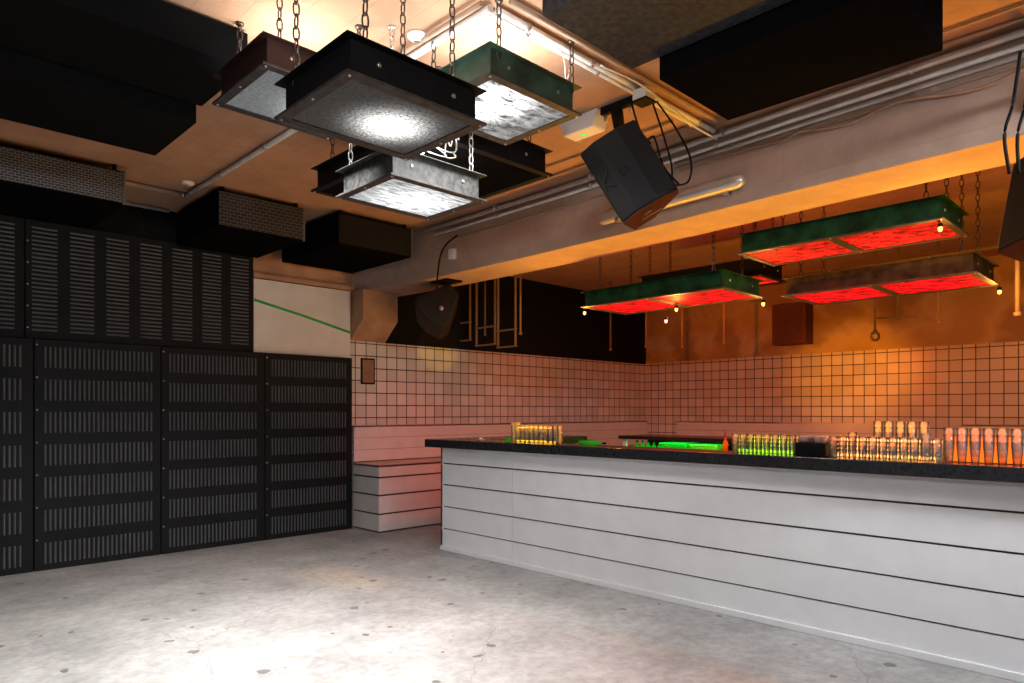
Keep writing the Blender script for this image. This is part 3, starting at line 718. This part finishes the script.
tag(MB().lathe([(.004,-.03),(.018,-.03),(.018,.03),(.004,.03)], (0,0,0), 10, axis='x').obj('cable_plug', simple('green_plug', (.02,.6,.12,1), .4), None, 0, (3.46,2.44,3.08)), 'bright green cable plug above the large loudspeaker', 'plug')
speaker('small black loudspeaker hung under the far left end of the beam', (4.82,6.27,2.43), 0, 0, 0, 1.3, False, math.radians(40))
t = thing('speaker_bracket', 'black bracket plate under the beam holding the small far loudspeaker', 'bracket', (4.86,6.0,2.85))
MB().box(-.10,.12,-.14,.16,-.02,0).obj('plate', M['blk'], t, .003)
MB().tube([(0,0,-.02),(0,.02,-.10)], .03, 8).obj('arm', M['blk'], t)
speaker('black loudspeaker at the right photo edge hanging beside the red light boxes', (3.757,.372,2.33), math.radians(15), math.radians(20), 0, 1.0)
t = thing('speaker_bracket', 'black bracket and rod on the beam at the right photo edge', 'bracket', (4.36,.56,3.05))
MB().tube([(0,-.02,0),(-.62,-.0,-.10),(-.66,-.0,-.56)], .018, 8).obj('arm', M['blk'], t)
MB().box(-.02,.10,-.06,.04,-.08,.08).obj('plate', M['blk'], t, .003)
cable('black cable hanging down to the right-edge loudspeaker, left strand', [(3.72,.60,2.98),(3.68,.62,2.75),(3.62,.64,2.6),(3.60,.62,2.42)], .007)
cable('black cable hanging down to the right-edge loudspeaker, right strand', [(3.72,.57,2.98),(3.71,.58,2.75),(3.66,.60,2.6),(3.62,.59,2.42)], .007)

# ------------------------------------------------------------------ hanging rods / trapeze frames over the bar
def trapeze(label, x, ya, yb, zt, zb):
    t = thing('hanging_rail', label, 'rail', (x,(ya+yb)/2,zb), 'ochre hanging rails')
    w = (yb-ya)/2
    for s in (-1,1): MB().box(-.014,.014,s*w-.014,s*w+.014,0,CH-zb).obj('upright', M['rod'], t, .003)
    for z in (0,.145): MB().box(-.016,.016,-w-.02,w+.02,z-.012,z+.012).obj('crossbar', M['rod'], t, .003)
trapeze('thin ochre hanging rail frame, leftmost of three, behind the small loudspeaker', 7.1, 8.185-1.35, 8.70-1.35-.05, 0, 2.45) if False else None
def Yof(x, X): # helper: depth along wall direction for a rail standing at distance X from the bar side
    k = (x-512)/690.; return X*(.7138-k*.7003)/(.7003+k*.7138)
XT = 6.2
for lab, xa, xb, y1, y2 in [('thin ochre hanging rail frame, leftmost of three, behind the small loudspeaker', 447.5, 470, 342, 324),
                        ('thin ochre hanging rail frame, middle of three beyond the bar', 476.5, 495, 346, 328),
                        ('thin ochre hanging rail frame, rightmost of three beyond the bar', 498, 515.5, 348, 331)]:
    ya, yb = Yof(xb, XT), Yof(xa, XT)
    d = XT*.7003+ya*.7138; zb = 1.4+(411-(y1-2))*d/690; zt = 1.4+(411-(y2-2))*d/690
    t = thing('hanging_rail', lab, 'rail', (XT,(ya+yb)/2,zb), 'ochre hanging rails')
    w = (yb-ya)/2
    for s in (-1,1): MB().box(-.012,.012,s*w-.012,s*w+.012,0,CH-zb).obj('upright', M['rod'], t, .003)
    for z in (0,zt-zb): MB().box(-.014,.014,-w-.02,w+.02,z-.01,z+.01).obj('crossbar', M['rod'], t, .003)
def rod(x, X, ybot, label, r=.013, ring=False):
    Y = Yof(x, X); d = X*.7003+Y*.7138; z = 1.4+(411-ybot)*d/690
    t = thing('hanging_rod', label, 'rod', (X,Y,z), 'thin rods hanging from the bar ceiling')
    MB().tube([(0,0,0),(0,0,CH-z)], r, 8).obj('rod_shaft', M['rod'], t)
    MB().lathe([(r*1.5,-.01),(r*1.7,0),(r*1.7,.02),(r,.03)], (0,0,0), 8).obj('rod_tip', M['rod'], t)
    if ring:
        pts = [(Rv*(.045*math.cos(2*PI*i/14))+Zv*(-.05+.045*math.sin(2*PI*i/14))) for i in range(14)]
        MB().tube(pts, .016, 6, closed=True).obj('ring', M['rod'], t)
rod(485, 6.35, 335, 'ochre rod hanging inside the middle rail frame')
rod(520.5, 6.2, 334, 'single ochre rod right of the three rail frames')
rod(610.5, 8.5, 350, 'thin ochre rod below the leftmost red light box, left one')
rod(646, 8.5, 347, 'thin ochre rod below the leftmost red light box, middle one')
rod(682, 8.5, 347, 'thin ochre rod below the leftmost red light box, beside the red bulb')
rod(724, 8.5, 343, 'thin ochre rod hanging to the right of the red bulb')
rod(875, 8.5, 332, 'ochre rod with a ring at its lower end', ring=True)
rod(898, 8.5, 319, 'short ochre rod under the amber-lit red light box')
rod(938, 8.5, 323, 'ochre rod right of the ringed one')
rod(1017.5, 6.9, 315, 'thick ochre rod at the right photo edge', .018)
y1, y2 = Yof(877,8.5), Yof(919,8.5)
tag(MB().tube([(8.5,y1,2.46),(8.5,y2,2.45)], .012, 8).obj('cross_rail', M['rod']), 'short level ochre bar joining rods under the amber-lit red light box', 'rail')
pipe('ceiling_pipe', [(8.5,3.75,3.06),(8.5,2.1,3.08),(8.5,-1.5,3.1)], .022, M['rod'], 'long ochre pipe below the ceiling behind the amber-lit red light box', clips=[.1,.3,.5])
pipe('ceiling_pipe', [(5.3,.95,3.37),(6.6,.60,3.37)], .03, M['pipeb'], 'slanting cable tray on the ceiling beside the highest red light box')
# dark ducts hung high beyond the bar
def duct(label, x0,x1,y0,y1,z0,z1):
    t = thing('ceiling_duct', label, 'duct', ((x0+x1)/2,(y0+y1)/2,z0), 'dark ducts beyond the bar')
    W, D = (x1-x0)/2, (y1-y0)/2
    MB().box(-W,W,-D,D,0,z1-z0).obj('casing', M['wallbrown'], t, .01)
    for s in (-1,1): MB().box(-W-.01,W+.01,s*D*.5-.02,s*D*.5+.02,-.008,z1-z0+.004).obj('strap', M['blk'], t)

# ------------------------------------------------------------------ glassware
def cup_mesh(r0, r1, h, w=.0016, seg=12):
    b = MB()
    b.lathe([(r0*.6,.0),(r0,.0),(r0+(r1-r0)*.5,h*.5),(r1,h),(r1-w,h),(r0+(r1-r0)*.5-w,h*.5),(r0-w,.007),(.001,.006)], (0,0,0), seg)
    return b
ORD = ['first','second','third','fourth','fifth','sixth','seventh','eighth','ninth','tenth','eleventh','twelfth']
def block(proto, y0, x0, cols, rowsn, levels, pitch, lev, where, group, cat='glass', z=1.1155, skip=lambda c, r, l: False):
    n = 0
    for r in range(rowsn):
        for c in range(cols):
            ox, oy = random.uniform(-.002,.002), random.uniform(-.002,.002)
            for l in range(levels if not callable(levels) else levels(c, r)):
                if skip(c, r, l): continue
                o = proto if proto.get('free') else proto.copy()
                if proto.get('free'): del proto['free']
                else: COL.objects.link(o)
                o.location = (x0+r*pitch+ox, y0-c*pitch+oy, z+l*lev); o.rotation_euler = (0,0,random.uniform(0,6))
                tag(o, f"clear {cat}, {where}, {['front','back'][r]} row, {ORD[c]} stack from left, {ORD[l]} from bottom", cat, group)
                n += 1
    return n
def proto(name, *a):
    o = cup_mesh(*a).obj(name, M['glass']); o['free'] = 1; return o
tum = proto('shot_glass', .019, .0255, .052)
block(tum, 4.43, 4.37, 10, 2, lambda c, r: 6 if (c == 0) else (4 if c == 1 else 5), .056, .0265, 'yellow-lit left block', 'shot glasses in the left yellow block', 'tumbler')
tum2 = proto('shot_glass', .019, .0255, .052)
block(tum2, 2.285, 4.37, 8, 2, lambda c, r: 4, .056, .0265, 'green-lit middle block', 'shot glasses in the middle green block', 'tumbler')
tum3 = proto('shot_glass', .019, .0265, .052)
block(tum3, 1.635, 4.36, 11, 2, lambda c, r: 5 if c in (2,9) and r == 0 else 4, .0555, .0265, 'pale right block', 'shot glasses in the right block', 'tumbler')
tall = proto('highball_glass', .019, .0285, .12, .0010, 14)
block(tall, 1.035, 4.41, 8, 1, lambda c, r: 3 if c < 6 else 2, .062, .036, 'far right of bar', 'nested highball glasses at the right', 'highball')
tall2 = proto('highball_glass', .019, .0275, .12, .0010, 14)
block(tall2, 1.445, 4.555, 5, 1, lambda c, r: 4, .062, .034, 'behind the pale block', 'nested highball glasses behind the right block', 'highball')

# black organiser with tubs, orange jug, bottles
t = thing('bar_caddy', 'black bar caddy with pinkish tubs between the green and pale glasses', 'caddy', (4.45,1.785,1.1155))
MB().box(-.09,.09,-.10,.09,0,.085).obj('tray', M['blk'], t, .006)
for x, y in ((-.04,.045),(-.04,-.05),(.045,.045),(.045,-.05)):
    MB().lathe([(.034,.086),(.038,.115),(.040,.118),(.040,.126),(.01,.128)], (x,y,0), 14).obj('tub', M['pinkP'], t)
t = thing('plastic_jug', 'orange plastic jug beside the black caddy', 'jug', (4.46,1.70-.01,1.1155))
tt = t
MB().lathe([(.022,0),(.026,.01),(.026,.09),(.028,.115),(.03,.118),(.027,.118),(.023,.09),(.022,.012),(.001,.011)], (0,0,0), 14).obj('jug_body', M['orangeP'], t)
MB().tube([(0,.025,.10),(0,.045,.09),(0,.045,.04),(0,.025,.03)], .004, 6).obj('handle', M['orangeP'], t)
t.location = (4.57,1.675,1.1155)
def bottle(loc, rot, m, label, h=.2, r=.03, cap=None):
    t = thing('bottle', label, 'bottle', loc, None, rot)
    MB().lathe([(.01,0),(r,.002),(r,h*.6),(r*.8,h*.7),(r*.38,h*.8),(r*.38,h*.98),(.004,h)], (0,0,0), 14).obj('bottle_body', m, t)
    MB().lathe([(r*.42,h*.93),(r*.42,h+.01),(.003,h+.012+ (.03 if cap else 0))], (0,0,0), 10).obj('bottle_cap', cap or M['blk'], t)
    return t
bottle((4.40,2.375,1.1155), (0,0,0), M['orangeP'], 'small squeeze bottle with red spout left of the green-lit glasses', .105, .018, M['red'])
bottle((4.42,3.70,1.14), (PI/2,0,math.radians(0)), M['glassgreen'], 'green bottle lying on the bar right of the yellow-lit glasses', .26, .021)
t = thing('lime_cup', 'small green cup left of the yellow-lit glasses', 'cup', (4.46,4.60,1.1155))
MB().lathe([(.015,0),(.028,.008),(.03,.025),(.024,.034),(.001,.036)], (0,0,0), 14).obj('cup_body', M['glassgreen'], t)
t = thing('bar_tool', 'small white and red bar tool lying near the bar left end', 'tool', (4.46,4.98,1.1155))
MB().box(-.03,.03,-.04,.04,0,.012).obj('tool_body', M['pinkP'], t, .004)
MB().lathe([(.018,.0125),(.018,.025),(.004,.028)], (0,0,0), 12).obj('tool_knob', M['plastic'], t)
# things under the back counter
t = thing('plastic_crate', 'bright green translucent crate on the shelf under the back counter', 'crate', (6.95,4.33,.8855))
MB().box(-.13,.13,-.17,.17,0,.135).obj('crate_body', M['glassgreen'], t, .01)
MB().box(-.14,.14,-.18,.18,.1355,.148).obj('crate_rim', M['glassgreen'], t, .004)
t = thing('plastic_crate', 'yellow translucent crate on the shelf under the back counter', 'crate', (6.95,3.95,.8855))
MB().box(-.13,.13,-.16,.16,0,.13).obj('crate_body', M['glassyellow'], t, .01)
MB().box(-.14,.14,-.17,.17,.1305,.142).obj('crate_rim', M['glassyellow'], t, .004)
for i, y in enumerate((4.58,4.66,4.74,4.82,4.90)):
    bottle((6.93,y,.8855), (0,0,0), M['glassgreen'], f'short green bottle under the back counter, {ORD[i]} from the right', .15, .03)

# dark block standing in for a lamp's cast shadow on the end wall
t = thing('shadow_block', 'dark block as lamp shadow on the far wall above tiles, below the amber bulb', 'box', (10.5,4.55,2.42))
MB().box(-.14,.14,-.26,.26,0,.62).obj('casing', simple('shadow_maroon', (.10,.03,.02,1), .7), t, .01)
MB().box(-.15,-.1405,-.2,.2,.06,.56).obj('shadow_face', simple('shadow_maroon_dark', (.08,.025,.018,1), .7), t, .004)

# ------------------------------------------------------------------ lights added for glow on glasses, shelf, soffit and ceiling
def added_light_bar(y0, y1, x, h, col, st, label):  # glow bar added behind the glasses to light them through
    t = thing('added_light_bar', label, 'light', (x,(y0+y1)/2,1.1155))
    w = abs(y1-y0)/2
    MB().box(.004,.02,-w,w,0,h).obj('bar_housing', M['blk'], t, .002)
    MB().box(0,.0035,-w+.004,w-.004,.004,h-.004).obj('glowing_face', emit('bar_glow', col, st), t)
added_light_bar(4.51, 4.02, 4.475, .14, (1,.50,.01,1), 9, 'added low amber light bar behind the leftmost block of glasses')
added_light_bar(2.325, 1.93, 4.475, .11, (.40,1,.02,1), 4.5, 'added low green light bar behind the middle block of glasses')
added_light_bar(1.66, 1.10, 4.47, .12, (1,.42,.10,1), 6, 'added low yellow-green light bar behind the pale block of glasses')
added_light_bar(1.05, .62, 4.47, .15, (1,.14,.006,1), 1.6, 'added low orange light bar behind the tall glasses at right')
light('AREA', 'green_back_light', (6.79,4.2,1.055), (.03,1,.10), 4.5, (1.4,.03), (7.0,4.2,.9), (0,1,0))
light('AREA', 'added_amber_strip_light', (5.35,2.0,1.0), (1,.46,.002), 125, (6.5,.04), (4.95,2.0,2.85), (0,1,0))  # added strip without a lamp body, turns soffit and ceiling amber
t = thing('added_amber_uplight', 'added unseen small black amber uplight on the bar top past the right photo edge', 'lamp', (4.50,-.3,1.1155))  # unseen uplight added to colour the ceiling orange
MB().lathe([(.03,0),(.04,.004),(.04,.06),(.034,.06),(.034,.05),(.001,.048)], (0,0,0), 16).obj('lamp_housing', M['blk'], t)
MB().lathe([(.001,.0485),(.032,.0505),(.031,.055),(.001,.057)], (0,0,0), 16).obj('bulb', M['bulbA'], t)
spot((4.50,-.3,1.20), (4.02,.75,3.4), (1,.30,.02), 80, 55)
# ------------------------------------------------------------------ camera, world, view
cam = bpy.data.cameras.new('camera'); co = bpy.data.objects.new('camera', cam); COL.objects.link(co)
cam.lens = 690/1024*36; cam.sensor_width = 36; cam.sensor_fit = 'HORIZONTAL'
cam.shift_y = 69.5/1024; cam.clip_start = .05
co.location = (0,0,1.4); co.rotation_euler = (PI/2, 0, -math.atan2(.7003,.7138))
S.camera = co
w = bpy.data.worlds.new('world'); S.world = w; w.use_nodes = True
w.node_tree.nodes['Background'].inputs[0].default_value = (.9,.95,1,1); w.node_tree.nodes['Background'].inputs[1].default_value = .02
vs = S.view_settings; vs.view_transform = 'Standard'; vs.look = 'None'; vs.gamma = 1; vs.exposure = 0; vs.use_curve_mapping = False
